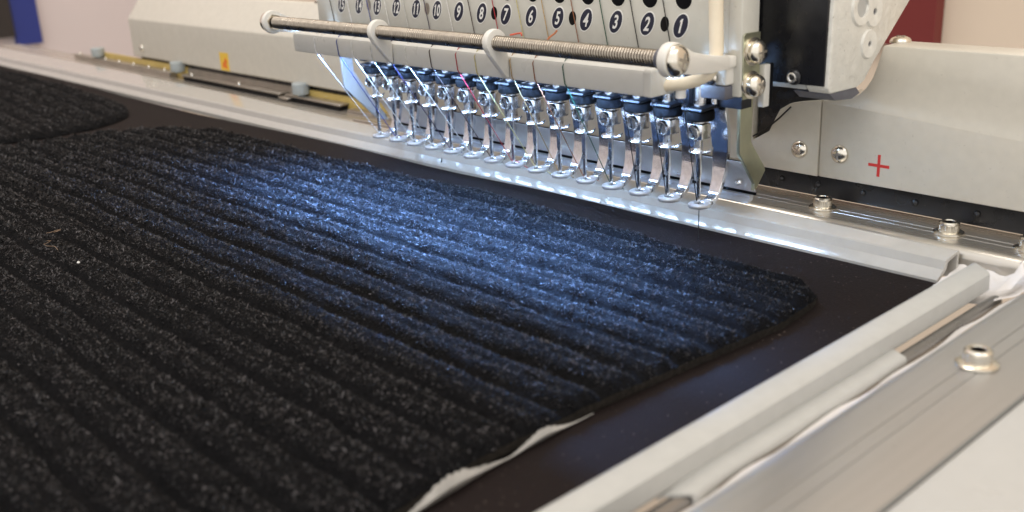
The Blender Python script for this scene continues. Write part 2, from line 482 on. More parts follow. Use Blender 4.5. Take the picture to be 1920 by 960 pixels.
def numeral(txt, x, parent):
    """condensed slanted white digits, joined into one flat mesh"""
    verts, faces = [], []
    adv = 1.95
    for q, ch in enumerate(txt):
        off = (q - (len(txt) - 1) / 2) * adv
        if ch == '1':
            pts = [(-0.28, -2.05), (0.34, -2.05), (0.34, 2.05), (-0.10, 2.05), (-0.62, 1.45), (-0.62, 0.95), (-0.28, 1.18)]
            fs = [(0, 1, 2, 3, 6), (3, 4, 5, 6)]
            pts = [(p[0] * (0.9 if len(txt) > 1 else 1), p[1]) for p in pts]
        else:
            fc = bpy.data.curves.new('digit', 'FONT'); fc.body = ch; fc.align_x = 'CENTER'; fc.align_y = 'CENTER'
            fc.size = 5.7; fc.offset = 0.13; fc.resolution_u = 5
            fo = bpy.data.objects.new('digit', fc); COL.objects.link(fo)
            bpy.context.view_layer.update()
            tm = bpy.data.meshes.new_from_object(fo)
            bpy.data.objects.remove(fo); bpy.data.curves.remove(fc)
            pts = [(v.co.x * (0.66 if len(txt) > 1 else 0.74), v.co.y) for v in tm.vertices]
            my = (max(p[1] for p in pts) + min(p[1] for p in pts)) / 2; mx = (max(p[0] for p in pts) + min(p[0] for p in pts)) / 2
            pts = [(p[0] - mx, p[1] - my) for p in pts]
            fs = [tuple(p.vertices) for p in tm.polygons]
            bpy.data.meshes.remove(tm)
        n0 = len(verts)
        verts += [(x + off + p[0] + 0.3 * p[1], -9.14, 66.85 + p[1]) for p in pts]
        faces += [tuple(n0 + v for v in f) for f in fs]
    b = MB(); b.raw(verts, faces)
    return b.build('numeral', MT['white'], parent, smooth=False)


for i, x in enumerate(NX):
    k = 15 - i
    def oval(f, y, n=44):
        return [(x + f * (2.63 * math.cos(a) + 1.08 * math.sin(a)), y, 66.85 + f * 3.6 * math.sin(a)) for a in [2 * math.pi * q / n for q in range(n)]]
    b = MB(); b.raw(oval(0.94, -9.09), [tuple(range(44))]); b.strip(oval(0.94, -9.09) + oval(0.94, -9.09)[:1], oval(0.94, -8.95) + oval(0.94, -8.95)[:1])
    bo = b.build('number_badge', MT['badge'], head, smooth=False)
    bo['label'] = 'oval dark badge reading %d' % k
    b = MB(); o1, o2 = oval(0.93, -9.12), oval(1.03, -9.10); b.strip(o1 + o1[:1], o2 + o2[:1]); o3 = oval(1.03, -8.95); b.strip(o2 + o2[:1], o3 + o3[:1])
    b.build('badge_rim', MT['white'], bo, smooth=False)
    numeral(str(k), x, bo)
    # tension hole above
    MB().lathe((x + 0.9, -9.0, 74.4), (0, -1, 0), [(3.3, -0.02), (3.3, 0.10), (3.0, 0.14), (2.9, 0.02)], 36).build('eyelet', MT['paint'], head)
    MB().lathe((x + 0.9, -9.0, 74.4), (0, -1, 0), [(0, 0.04), (2.95, 0.04), (2.95, 0.0)], 36).build('hole', MT['rubber'], head, smooth=False)  # black disc puts the shade inside the hole into its colour
for k in (1, 4, 7, 10, 13):
    x = NX[15 - k] - 5.9
    b = MB(); pts = [(x + 1.6 * math.cos(a) + 0.2 * math.sin(a), -9.06, 67.1 + 2.2 * math.sin(a)) for a in [2 * math.pi * q / 30 for q in range(30)]]
    b.raw(pts, [tuple(range(30))])
    b.build('inspection_hole', MT['plate'] if k >= 10 else MT['dark'], head, smooth=False)

# lower cover bar (hollow: front wall, top, end caps) with the LED strip inside
prof = [(-31, 50.9), (-30.6, 50.3), (-29.9, 50.3), (-29.8, 56.9), (-21.2, 57.4), (-20.8, 58.3), (-29.6, 57.9), (-30.7, 57.3), (-31.1, 56.2)]
MB().prism(prof, 'X', -177, 5.4).build('lower_bar', MT['cover'], head)
MB().prism([(-31.4, 50.2), (-31.4, 57.2), (-30.6, 58.1), (-21.4, 58.1), (-21.0, 50.2)], 'X', 4.4, 7.6, 0.7, 3).build('bar_end_cap', MT['cover'], head)
MB().prism([(-31.0, 50.4), (-31.1, 57.0), (-30.4, 57.8), (-21.4, 57.8), (-21.0, 50.4)], 'X', -177.6, -176.2, 0.4).build('bar_end_cap', MT['cover'], head)
MB().box(-176, 5.3, -21.5, -8.9, 57.4, 58.2).build('leak_shield', MT['dark'], head, smooth=False)  # added dark sheet: blocks LED leak onto the plate and soaks up bounce
MB().box(-176, 4.3, -29.6, -21.5, 56.75, 56.85).build('bounce_shield', MT['dark'], head, smooth=False)  # added dark sheet: keeps the white bar top from bouncing LED light
tl = math.radians(45)
sd = Vector((0, -math.sin(tl), -math.cos(tl)))               # facing down and forward, away from the machine
sb = MB()
mt = Matrix(((1, 0, 0), (0, math.cos(tl), -math.sin(tl)), (0, math.sin(tl), math.cos(tl)))).to_4x4()
mt.translation = Vector((-85, -23.5, 55.7))
sb.box(-88, 88, -2.2, 2.2, -0.2, 0.2, 0, mtx=mt)
strip = sb.build('led_strip', MT['white'], head, smooth=False)
for i in range(11):
    e = MB(); m2 = mt.copy(); m2.translation = Vector((-170 + i * 17.0, -23.5, 55.7)) + sd * 0.25
    # half round lens over each diode
    dm = [(2.2 * math.cos(a), -1.7 * math.sin(a)) for a in [math.pi * q / 8 for q in range(9)]]
    pv = [m2 @ Vector((xx, p_[0], p_[1])) for xx in (-7.7, 7.7) for p_ in dm]
    nd = len(dm)
    e.raw(pv, [(q, q + 1, nd + q + 1, nd + q) for q in range(nd - 1)] + [tuple(range(nd)), tuple(range(2 * nd - 1, nd - 1, -1))])
    lo = e.build('led', MT['led'], strip, smooth=False)
    ld = bpy.data.lights.new('led_beam', 'AREA'); ld.shape = 'RECTANGLE'; ld.size = 0.012; ld.size_y = 0.0028
    ld.energy = 0.19; ld.color = (0.19, 0.42, 1.0); ld.spread = math.radians(138)
    lb_ = bpy.data.objects.new('led_beam', ld); COL.objects.link(lb_)
    lb_.location = (Vector((-170 + i * 17.0, -23.5, 55.7)) + sd * 1.9) * S
    lb_.rotation_euler = sd.to_track_quat('-Z', 'Y').to_euler()

# tension spring rod in front of the plate
SY, SZ = -36.0, 62.0
MB().tube([(-186, SY, SZ), (17, SY, SZ)], 1.6, 14).build('spring_rod', MT['dark'], head)
hel = []
X0, X1, pit = -181.0, 14.6, 0.98
nt_ = int((X1 - X0) / pit)
verts, faces = [], []
NS, NC = 16, 6
tot = nt_ * NS
for i in range(tot + 1):
    a = 2 * math.pi * i / NS; x = X0 + pit * i / NS
    cr, sr = math.cos(a), math.sin(a)
    for q in range(NC):
        b_ = 2 * math.pi * q / NC
        rr = 2.02 + 0.42 * math.cos(b_)
        verts.append((x + 0.44 * math.sin(b_), SY + rr * cr, SZ + rr * sr))
for i in range(tot):
    for q in range(NC):
        faces.append((i * NC + q, i * NC + (q + 1) % NC, (i + 1) * NC + (q + 1) % NC, (i + 1) * NC + q))
b = MB(); b.raw(verts, faces); b.build('coil_spring', MT['spring'], head, angle=80)
MB().lathe((-187.5, SY, SZ), (1, 0, 0), [(0, 0), (3.3, 0), (3.9, 0.7), (3.9, 2.2), (3.3, 2.6), (0, 2.6)], 24).build('end_nut', MT['nickel'], head)
MB().lathe((-184.7, SY, SZ), (1, 0, 0), [(0, 0), (3.2, 0), (3.2, 3.0), (0, 3.0)], 6).build('hex_nut', MT['nickel'], head, smooth=False)
MB().lathe((14.2, SY, SZ), (1, 0, 0), [(0, 0), (2.7, 0), (2.7, 2.6), (0, 2.6)], 24).build('spring_collar', MT['darkgrey'], head)


def arm_plate(x0, x1, name):
    pts = []
    for a in range(60, 301, 15):                              # ring round the rod
        r = math.radians(a)
        pts.append((SY + 4.6 * math.cos(r), SZ + 4.6 * math.sin(r)))
    pts += [(-28.5, 57.2), (-20, 56.4), (-12.2, 56.6), (-12.2, 60.2), (-20, 61.2), (-28, 63.0), (-32, 65.0)]
    return MB().prism(pts, 'X', x0, x1, 0.5, 2).build(name, MT['arm'], head)


arm_plate(16.6, 19.6, 'spring_arm'); arm_plate(-184.6, -182.4, 'spring_arm')
MB().box(13.8, 19.4, -12.6, -9.1, 56.8, 60.0, 0.6).build('arm_joint', MT['arm'], head)
dome_screw(head, 'spring_screw', (19.6, SY, SZ), (1, 0, 0), 4.2, MT['nickel'], h=2.6)
for x in (-111.5, -50.7):
    pts = []
    for a in range(-30, 231, 15):
        r = math.radians(a)
        pts.append((SY - 0.0 + 4.1 * math.cos(r), SZ + 0.2 + 4.1 * math.sin(r)))
    pts += [(-38.7, 58.6), (-36.4, 55.9), (-32.3, 50.9), (-31.3, 50.9), (-31.3, 57.4)]
    MB().prism(pts, 'X', x - 1.2, x + 1.2, 0.45, 2).build('spring_hook', MT['arm'], head)

# LED cable: comes down the side, bends under the arm into the bar
MB().tube([(15.6, -14.2, 125), (15.4, -14.4, 90), (16.0, -14.6, 72), (16.6, -14.8, 62), (17.0, -16.0, 58.2), (16.6, -18.5, 55.6), (14.4, -20.5, 54.2), (11.5, -22.2, 53.3), (6.8, -24.5, 52.8)],
          [2.0] * 4 + [1.9, 1.8, 1.8, 1.8, 1.9], 16).build('led_cable', MT['tube'], head)
MB().tube([(10.0, -21.8, 49.2), (10.0, -21.8, 52.4)], 1.5, 14).build('cable_plug', MT['white'], head)

# ------------------------------------------------------------------ thread catcher: side brackets and polished plate
cat = thing('thread_catcher', 'polished steel catcher plate held by two bent side brackets behind the presser feet', 'catcher plate', (-84, 12, 11))
BX = 11.0


def bracket(x, name, label):
    pts = [(4.6, 66), (4.6, 44), (4.8, 28.4), (13.2, 17.4), (13.0, 15.2), (14.4, 15.8), (18.6, 20.6), (18.2, 21.9), (10.7, 31.0), (10.9, 44), (11.6, 66)]
    o = MB().prism(pts, 'X', x - 0.9, x + 0.3, 0.12, 1).build(name, MT['zinc'], cat)
    o['label'] = label
    return o


bracket(BX, 'side_bracket', 'right bracket in greenish zinc plate')
bx2 = -180.0
MB().prism([(-9.2, 52), (-8.4, 40), (-8.2, 32.2), (7.6, 16.2), (12.8, 15.2), (11.5, 18), (5.8, 25), (-2.8, 38.5), (-3, 52)], 'X', bx2 - 0.3, bx2 + 0.9, 0.12, 1).build('side_bracket', MT['satin'], cat)
MB().box(BX - 8, BX - 1, 6.0, 14, 52, 66, 0.3).build('bracket_block', MT['frame'], cat)
pl = [(8.8, 24.6), (9.0, 24.8), (13.0, 19.2), (16.2, 14.0), (15.8, 13.9), (12.7, 18.9)]
MB().prism(pl, 'X', -179.8, BX - 0.95).build('polished_plate', MT['polish'], cat)
MB().box(-179.6, BX - 1.2, 15.9, 16.6, 12.9, 13.9).build('black_edge', MT['rubber'], cat, smooth=False)
MB().prism([(14.4, 12.9), (17.2, 12.9), (16.4, 11.0), (13.6, 10.4), (13.4, 10.8), (15.4, 11.6)], 'X', -178, BX - 2.5).build('lower_flange', MT['satin'], cat)
dome_screw(cat, 'plate_screw', (BX - 6.2, 14.0, 16.8), (0, -0.8, 0.55), 1.3, MT['steel'])
dome_screw(cat, 'bracket_screw', (20.8, -4.6, 60.6), (1, -0.05, 0), 3.3, MT['nickel'], h=2.2, washer=3.9, rot=0.9)
dome_screw(cat, 'bracket_screw', (20.8, -4.8, 51.4), (1, -0.05, 0), 3.3, MT['nickel'], h=2.2, washer=3.9, rot=0.2)
MB().prism([(-8.3, 47.6), (-8.6, 65.2), (-7.6, 65.8), (-0.7, 65.6), (-0.7, 47.6)], 'X', 20.65, 21.0, 0.1, 1).build('mounting_plate', MT['zinc'], cat)
MB().box(20.8, 22.8, -0.8, 2.0, 44.5, 56.5, 0.3).build('stop_block', MT['cover'], cat)
MB().box(20.8, 22.8, 2.1, 3.6, 44.4, 56.6, 0.3).build('stop_pad', MT['rubber'], cat)

# ------------------------------------------------------------------ needle bars and presser feet
ORD = ['', 'first', 'second', 'third', 'fourth', 'fifth', 'sixth', 'seventh', 'eighth', 'ninth', 'tenth', 'eleventh', 'twelfth', 'thirteenth', 'fourteenth', 'fifteenth']
WORD = ['', 'one', 'two', 'three', 'four', 'five', 'six', 'seven', 'eight', 'nine', 'ten', 'eleven', 'twelve', 'thirteen', 'fourteen', 'fifteen']
rgrp_n = 'needle bars in a row'
rgrp_f = 'presser feet in a row'


def make_foot(x0):
    t = thing('presser_foot', '', 'presser foot', (x0, 0, 10.6), rgrp_f)
    # shank: tapering sprung strip behind the needle
    cl = [(8.0, 42.2, 7.0), (8.6, 37, 7.0), (9.4, 32, 6.5), (9.7, 27, 5.8), (9.4, 22, 5.0), (8.6, 17.5, 4.3), (7.2, 14.0, 3.8), (5.6, 12.3, 3.5), (4.0, 11.9, 3.3)]
    th = 1.6
    b = MB(); rings = []
    for i, (y, z, wd) in enumerate(cl):
        p0 = cl[max(i - 1, 0)]; p1 = cl[min(i + 1, len(cl) - 1)]
        t_ = Vector((0, p1[0] - p0[0], p1[1] - p0[1])).normalized()
        nrm = Vector((0, -t_.z, t_.y))
        xo = 0.7 - 0.012 * (z - 12) + 0.6 * math.sin((z - 12) / 30 * math.pi)
        rr = []
        for (sx, sn) in ((-1, -1), (1, -1), (1, 1), (-1, 1)):
            rr.append(b.bm.verts.new(Vector((x0 + xo + sx * wd / 2, y, z)) + nrm * sn * th / 2))
        rings.append(rr)
    for a, c in zip(rings, rings[1:]):
        for k in range(4): b.bm.faces.new((a[k], a[(k + 1) % 4], c[(k + 1) % 4], c[k]))
    b.bm.faces.new(rings[0][::-1]); b.bm.faces.new(rings[-1])
    bmesh.ops.bevel(b.bm, geom=[e for e in b.bm.edges if e.calc_length() > 1.3], offset=0.16, segments=1, affect='EDGES')
    b.build('shank', MT['mirror'], t)
    b = MB().lathe((x0 + 0.3, 0.2, 10.9), (0, 0, 1), [(1.45, 0.2), (1.45, 1.2), (1.65, 1.45), (2.9, 1.45), (3.45, 1.2), (3.55, 0.7), (3.3, 0.15), (1.6, 0.0)], 30)
    b.box(x0 - 1.1, x0 + 2.1, 2.6, 6.4, 11.3, 12.5, 0.3)
    b.build('ring', MT['ring'], t)
    MB().prism([(8.6, 41.0), (8.7, 42.4), (7.6, 43.2), (-4.6, 42.6), (-4.8, 41.6), (7.0, 42.0)], 'X', x0 - 3.4, x0 + 4.3, 0.2, 1).build('top_plate', MT['navy'], t)
    MB().lathe((x0, 0, 37.9), (0, 0, 1), [(2.0, 0.4), (4.1, 0.4), (4.5, 0.8), (4.5, 2.9), (4.2, 3.3), (2.0, 3.3)], 30).build('rubber_bumper', MT['rubber'], t)
    b = MB().box(x0 - 8.6 + 3.0, x0 - 3.0 + 1.6, -3.5, 1.0, 43.2, 49.5, 0.5)
    b.build('carrier', MT['navy'], t)
    MB().tube([(x0 + 3.1, 3.0, 43), (x0 + 3.1, 3.0, 56.4)], 1.1, 10).build('guide_pin', MT['steel'], t)
    return t


def make_needle(x0, ang):
    t = thing('needle_bar', '', 'needle bar', (x0, 0, 11.2), rgrp_n)
    MB().tube([(x0, 0, 37.2), (x0, 0, 56.4)], 1.9, 18).build('bar', MT['steel'], t)
    MB().box(x0 - 2.9, x0 + 2.9, -2.6, 2.2, 32.6, 37.4, 0.55, 2).build('clamp', MT['chrome'], t)
    s = MB().lathe((x0 + 0.1, -2.6, 34.9), (0, -1, 0), [(2.28, 0), (2.3, 0.9), (2.1, 1.3), (1.75, 1.32), (1.65, 1.12), (0, 1.12)], 28).build('clamp_screw', MT['chrome'], t)
    c, n_ = math.cos(ang), math.sin(ang)
    mt = Matrix(((c, 0, n_), (0, 1, 0), (-n_, 0, c))).to_4x4(); mt.translation = Vector((x0 + 0.1, -3.74, 34.9))
    MB().box(-1.6, 1.6, -0.03, 0.10, -0.30, 0.30, 0, mtx=mt).build('slot', MT['dark'], s, smooth=False)
    MB().tube([(x0 - 0.3, 0, 29.0), (x0 - 0.3, 0, 32.7)], 1.35, 16).tube([(x0 + 1.0, -1.2, 30.0), (x0 + 1.0, -1.2, 32.7)], 0.5, 8).build('sleeve', MT['chrome'], t)
    # thread guide: bent wire ring with a hook at the right
    b = MB().lathe((x0, 0, 28.4), (0, 0, 1), [(1.2, 0), (2.9, 0), (3.25, 0.35), (2.9, 0.8), (1.2, 0.8)], 26)
    b.tube([(x0 + 2.6, -1.0, 28.8), (x0 + 3.6, -1.2, 28.9), (x0 + 4.4, -0.6, 29.2), (x0 + 4.6, 0.4, 29.8), (x0 + 4.2, 1.0, 30.1)], [0.5, 0.45, 0.42, 0.4, 0.3], 8)
    b.build('thread_guide', MT['chrome'], t)
    MB().tube([(x0, 0, 29), (x0, 0, 21.5), (x0, 0, 21), (x0, 0, 13.6), (x0, 0, 12.2), (x0, 0, 11.3)], [0.95, 0.92, 0.72, 0.66, 0.48, 0.1], 12).build('needle', MT['chrome'], t)
    return t


def copy_tree(o, parent=None):
    c = o.copy(); COL.objects.link(c)
    if parent is not None: c.parent = parent
    for ch in list(o.children): copy_tree(ch, c)
    return c


foot0 = make_foot(0.0)
needles = []
for k in range(1, 16):
    f = foot0 if k == 1 else copy_tree(foot0)
    f.location = Vector((-12.0 * (k - 1), 0, 10.6)) * S
    extra = {1: 'rightmost of its row, beside the side bracket', 15: 'last of its row at the far left'}.get(k, '%s from the right, under the badge reading %s' % (ORD[k], WORD[k]))
    f['label'] = 'bent chrome presser foot %s' % extra
    if k == 1:
        n = make_needle(0.0, 0.95)
    else:
        n = copy_tree(needles[0])
        n.location = Vector((-12.0 * (k - 1), 0, 11.2)) * S
        # each clamp screw stopped at its own angle
        for ch in n.children:
            if ch.name.startswith('clamp_screw'): ch.rotation_euler = (0, rnd.uniform(0, 3.1), 0)
    n['label'] = 'chrome needle bar %s' % extra
    needles.append(n)

# ------------------------------------------------------------------ threads
TC = {15: ('white', (0.80, 0.78, 0.78)), 14: ('blue', (0.025, 0.05, 0.26)), 13: ('white', (0.72, 0.70, 0.66)), 12: ('grey', (0.55, 0.54, 0.50)),
      11: ('violet black', (0.03, 0.02, 0.06)), 10: ('white', (0.70, 0.68, 0.64)), 9: ('dark brown', (0.05, 0.03, 0.025)), 8: ('red', (0.36, 0.02, 0.03)),
      7: ('yellow', (0.50, 0.43, 0.20)), 6: ('tan', (0.40, 0.27, 0.13)), 5: ('rust brown', (0.24, 0.09, 0.04)), 4: ('green', (0.02, 0.08, 0.045)),
      3: ('black', (0.012, 0.012, 0.012)), 2: ('black', (0.012, 0.012, 0.012)), 1: ('black', (0.012, 0.012, 0.012))}
facet = {15: -182.5, 14: -169.9, 13: -156.0, 12: -144.1, 11: -132.1, 10: -119.0, 9: -105.6, 8: -93.7, 7: -80.8, 6: -68.5, 5: -56.5, 4: -43.1, 3: -30.8, 2: -18.4, 1: -5.9}
PLATE_COL = {15: (0.10, 0.09, 0.08), 14: (0.55, 0.5, 0.42), 13: (0.02, 0.02, 0.02), 12: (0.6, 0.56, 0.48), 11: (0.62, 0.58, 0.5), 10: (0.06, 0.05, 0.04)}
barx = {15: -160.9, 14: -145.0, 13: -135.4, 12: -123.1, 11: -112.0, 10: -102.3, 9: -88.5, 8: -74.6, 7: -65.0, 6: -48.2, 5: -37.9, 4: -25.2}
for k in range(1, 16):
    nm, colr = TC[k]
    xn = -12.0 * (k - 1)
    m = thread_mat('%s_%d' % (nm.replace(' ', '_'), k), colr)
    xf = facet[max(1, k - 1)]
    lean = 0.22
    x_hi = xf - lean * (125 - 72)
    pth = [(x_hi, -9.55, 125), (xf, -9.55, 71), (xf + 2.9, -9.6, 58.9)] if k > 1 else []
    if k >= 4:
        xb = barx[k]
        pth += [(xb - 1.5, -18, 58.7), (xb - 1.2, -29.6, 58.2), (xb - 1.0, -31.35, 56.2), (xb - 0.3, -31.3, 51.2), (xb, -30.8, 50.2)]
        pth += [(xb + (xn - xb) * 0.5, -15.4, 31.0), (xn - 0.1, -0.75, 13.2), (xn + 0.6, 0.9, 12.9), (xn + 3.4 + rnd.uniform(-1, 1), 3.2, 10.8 + rnd.uniform(-0.8, 0.5))]
    else:
        xb = xn + 3
        pth += [(xb - 1, -8.4, 57.6), (xb - 2.4, -8.5, 44), (xn - 1.0, -3.0, 29.2), (xn - 0.1, -0.75, 13.2), (xn + 0.1, 0.3, 12.2)]
        if k == 1: pth += [(xn + 0.1, 0.3, 6), (xn + 0.0, 0.2, 0.2)]
    rr = [0.16] * len(pth)
    o = MB().tube(pth, rr, 6).build('thread', m, None)
    lab = {'white': 'white thread', 'grey': 'pale grey thread'}.get(nm, nm + ' thread')
    if k >= 4:
        o['label'] = '%s slanting from the bar to the %s needle from the right' % (lab, ORD[k])
    elif k == 1: o['label'] = 'black thread dropping through the rightmost presser foot to the cloth'
    else: o['label'] = 'black thread running down the front plate to the %s needle from the right' % ORD[k]
    tag(o, None, 'thread', 'embroidery threads')
o = MB().tube([(-194.5, -9.55, 125), (-182.5, -9.55, 71), (-179.6, -9.6, 58.9), (-178.8, -9.0, 57.9)], 0.16, 6).build('thread', thread_mat('spare', (0.05, 0.045, 0.04)), None)
tag(o, 'dark spare thread running down the left edge of the front plate', 'thread', 'embroidery threads')
snips = [('red orange thread snippet lying on the spring beside the right hook', [(-45.5, -34, 64.5), (-43.5, -33.4, 64.9), (-41.5, -33.2, 65.2), (-40.0, -34.4, 64.8)], (0.62, 0.10, 0.05)),
         ('rust thread snippet curling up behind the spring below badge number 6', [(-30.5, -33.4, 63.6), (-29.6, -32.6, 64.8), (-28.2, -32.2, 65.7), (-27.4, -32, 66.6)], (0.50, 0.17, 0.07))]
snips.append(('short black thread clipping hooked over the glossy white clip', [(-137.5, 17.2, 7.0), (-139.5, 14.6, 6.4), (-140.6, 12.0, 4.6), (-140.2, 10.4, 3.2), (-139.0, 9.4, 2.6)], (0.01, 0.01, 0.012)))
snips.append(('fine black thread draped over the cut edge of the beam cover', [(-4.5, 34.6, 26.5), (0.5, 34.2, 29.5), (5.0, 34.6, 33.5), (9.0, 34.9, 37.6)], (0.01, 0.01, 0.01)))
for lab, p, colr in snips:
    o = MB().tube(p, 0.28, 6).build('thread_snippet', thread_mat('snippet', colr), None)
    tag(o, lab, 'thread')

# ------------------------------------------------------------------ embroidery frame: rails, clips, side bar


def clip_y(x):
    return 11.3 - (70 - x) * 0.0125


cloth_t = None
# back sash clip: folded white strip along the back edge of the cloth
# rows: (dy, z, share of the extra width, share of the extra height)
cpro = [(0.0, -1.0, 0, 0), (0.0, 0.9, 0, 0), (1.85, 3.3, 0, 0), (2.12, 3.5, 0, 0), (2.75, 5.9, 0, 0.4), (3.2, 6.25, 0, 0.5), (7.0, 7.9, 1, 1), (7.6, 7.8, 1, 1), (7.6, 0.0, 1, 0), (6.9, 0.0, 1, 0), (6.9, 7.0, 1, 1), (3.5, 5.4, 0, 0.5), (3.1, 3.4, 0, 0.4), (1.0, 0.7, 0, 0), (0.8, -1.0, 0, 0)]
xs = list(np.linspace(71.5, -180, 40)) + list(np.linspace(-186, -760, 50))
b = MB(); rings = []
for x in xs:
    wv = 0.10 * math.sin(x * 0.05) + 0.06 * math.sin(x * 0.013 + 1)
    ew = float(np.interp(x, [-760, -500, -326, -214, -30, 70], [11.5, 11.0, 8.6, 3.6, 2.0, 0.0]))
    eh = float(np.interp(x, [-760, -326, -186, 70], [1.0, 0.9, 0.6, 0.0]))
    ring = []
    for (dy, z, fw_, fh) in cpro:
        zz = z + eh * fh
        if z == 0.0 and x < -183: zz = 8.04
        ring.append(b.bm.verts.new((x + 0.25 * dy, clip_y(x) + dy + ew * fw_ + wv, zz)))
    rings.append(ring)
n = len(cpro)
for a, c in zip(rings, rings[1:]):
    for i in range(n): b.bm.faces.new((a[i], a[(i + 1) % n], c[(i + 1) % n], c[i]))
b.bm.faces.new(rings[0]); b.bm.faces.new(rings[-1][::-1])
clip = tag(b.build('sash_clip', MT['clip'], None, angle=16), 'long folded glossy white clip along the back edge of the black cloth', 'clip strip')

RAIL = [(0.0, 0.0), (0.0, 5.2), (0.25, 6.4), (0.9, 7.3), (1.9, 7.85), (3.0, 8.0), (9.3, 8.0), (9.45, 7.75), (9.6, 8.0), (12.4, 8.0), (12.55, 7.75), (12.7, 8.0), (21.8, 8.0), (22.7, 7.75), (23.0, 7.1), (23.0, 0.0)]


def cap_screw(parent, x, y, z):
    b = MB().lathe((x, y, z), (0, 0, 1), [(0, 0), (4.1, 0), (4.3, 0.25), (4.25, 0.6), (3.5, 1.0), (0, 1.0)], 36)
    o = b.build('knurled_screw', MT['nickel'], parent)
    MB().lathe((x, y, z + 1.0), (0, 0, 1), [(2.75, 0), (2.75, 1.8)], 64, knurl=0.035).lathe((x, y, z + 1.0), (0, 0, 1), [(2.75, 1.75), (2.85, 1.9), (2.8, 2.3), (2.4, 2.65), (1.7, 2.65), (1.55, 2.4)], 40).build('knurled_head', MT['nickel'], o, angle=20)
    MB().lathe((x, y, z + 1.0), (0, 0, 1), [(1.58, 2.45), (1.5, 1.2), (0, 1.0)], 6).build('hex_socket', MT['dark'], o, smooth=False)


back_rail = thing('back_rail', 'brushed aluminium back rail with a fine groove and knurled screws', 'rail', (-300, 31, 0))
MB().prism([(20 + p[0], p[1]) for p in RAIL], 'X', -760, 120).build('profile', MT['alux'], back_rail, angle=30)
MB().prism([(22.2, 8.05), (22.2, 8.8), (22.6, 9.1), (26.4, 9.1), (26.8, 8.7), (26.8, 8.05)], 'X', -222, -1.5, 0.12).build('guide_bar', MT['alux'], back_rail)
for x in (24.4, 64.6, 87.0):
    cap_screw(back_rail, x, 31.0, 8.0)
MB().box(-585, -428, 37.6, 39.3, 8.05, 15.0).build('yellow_tape', MT['yellow'], back_rail, smooth=False)
MB().box(-300, -205, 37.6, 39.3, 8.05, 14.4).build('yellow_tape', MT['yellow'], back_rail, smooth=False)
MB().box(-427, -301, 37.6, 39.3, 8.05, 14.6).build('guard_plate', MT['plate'], back_rail, smooth=False)
right_rail = thing('side_rail', 'broad aluminium side rail with a double groove and one knurled screw at right', 'rail', (108, -150, 0))
MB().prism([(97 + p[0], p[1]) for p in RAIL], 'Y', -400, 20.0 - 0.2).build('profile', MT['alu'], right_rail, angle=30)
cap_screw(right_rail, 107.9, -47.8, 8.0)
tp = MB().prism([(120.15, -4), (120.15, 6.6), (120.6, 7.3), (121.8, 7.7), (330, 7.7), (330, -4)], 'Y', -500, 60).build('table_panel', MT['panel'], None)
tag(tp, 'smooth cream machine table panel beside the side rail at lower right', 'table panel')

# cloth frame side bar with rod and snap strip
bar = thing('frame_bar', 'off white side bar holding the right edge of the black cloth', 'frame bar', (85, -150, 0))
MB().raw
bp = [(81.4, 0.0), (81.4, 8.6), (82.1, 9.3), (83.0, 9.5), (87.2, 9.0), (87.9, 8.5), (88.2, 4.4), (87.6, 4.0), (84.0, 4.0), (84.0, 0.0)]
b = MB(); rings = []
for y in list(np.linspace(-420, 0, 30)) + [6.3]:
    r_ = []
    for p in bp:
        yy = y if y < 6 else 8.6 - (p[0] - 81.4) * 0.62
        r_.append(b.bm.verts.new((p[0] - 0.004 * (y + 60) * 0.6, yy, p[1])))
    rings.append(r_)
for a, c in zip(rings, rings[1:]):
    for i in range(len(bp)): b.bm.faces.new((a[i], a[(i + 1) % len(bp)], c[(i + 1) % len(bp)], c[i]))
b.bm.faces.new(rings[0]); b.bm.faces.new(rings[-1][::-1])
b.build('bar', MT['frame'], bar)
MB().tube([(90.1, -420, 1.9), (90.1, 3.0, 1.9), (90.1, 4.2, 1.9), (90.1, 4.9, 1.9)], [1.75, 1.75, 1.6, 1.0], 22).build('rod', MT['rod'], bar)
# snap strip: open C section hugging the rod, front end curled and cut at a slant
arcs = [(91.75, 0.9), (91.8, 3.0), (91.4, 3.75), (88.6, 4.75), (88.05, 4.5), (87.9, 3.9)]
inner = [(88.25, 3.95), (88.4, 4.35), (91.1, 3.35), (91.4, 2.8), (91.4, 0.9)]
pr = arcs + inner
b = MB(); rings = []
for i, y in enumerate([-45, -60, -80, -100, -112, -117, -120.5, -123]):
    rr = []
    q = max(0.0, (-(y) - 112) / 11.0)
    for j, p in enumerate(pr):
        f = (p[0] - 87) / 7.2
        rr.append(b.bm.verts.new((p[0] + 1.5 * q * q * f * f, y + 6.0 * f * q - 4.0 * q * (1 - f), p[1] + (1.9 * f * f - 0.9 * (1 - f)) * q * q)))
    rings.append(rr)
n = len(pr)
for a, c in zip(rings, rings[1:]):
    for i in range(n): b.bm.faces.new((a[i], a[(i + 1) % n], c[(i + 1) % n], c[i]))
b.bm.faces.new(rings[0]); b.bm.faces.new(rings[-1][::-1])
sn = b.build('snap_strip', MT['frame'], bar, angle=50)

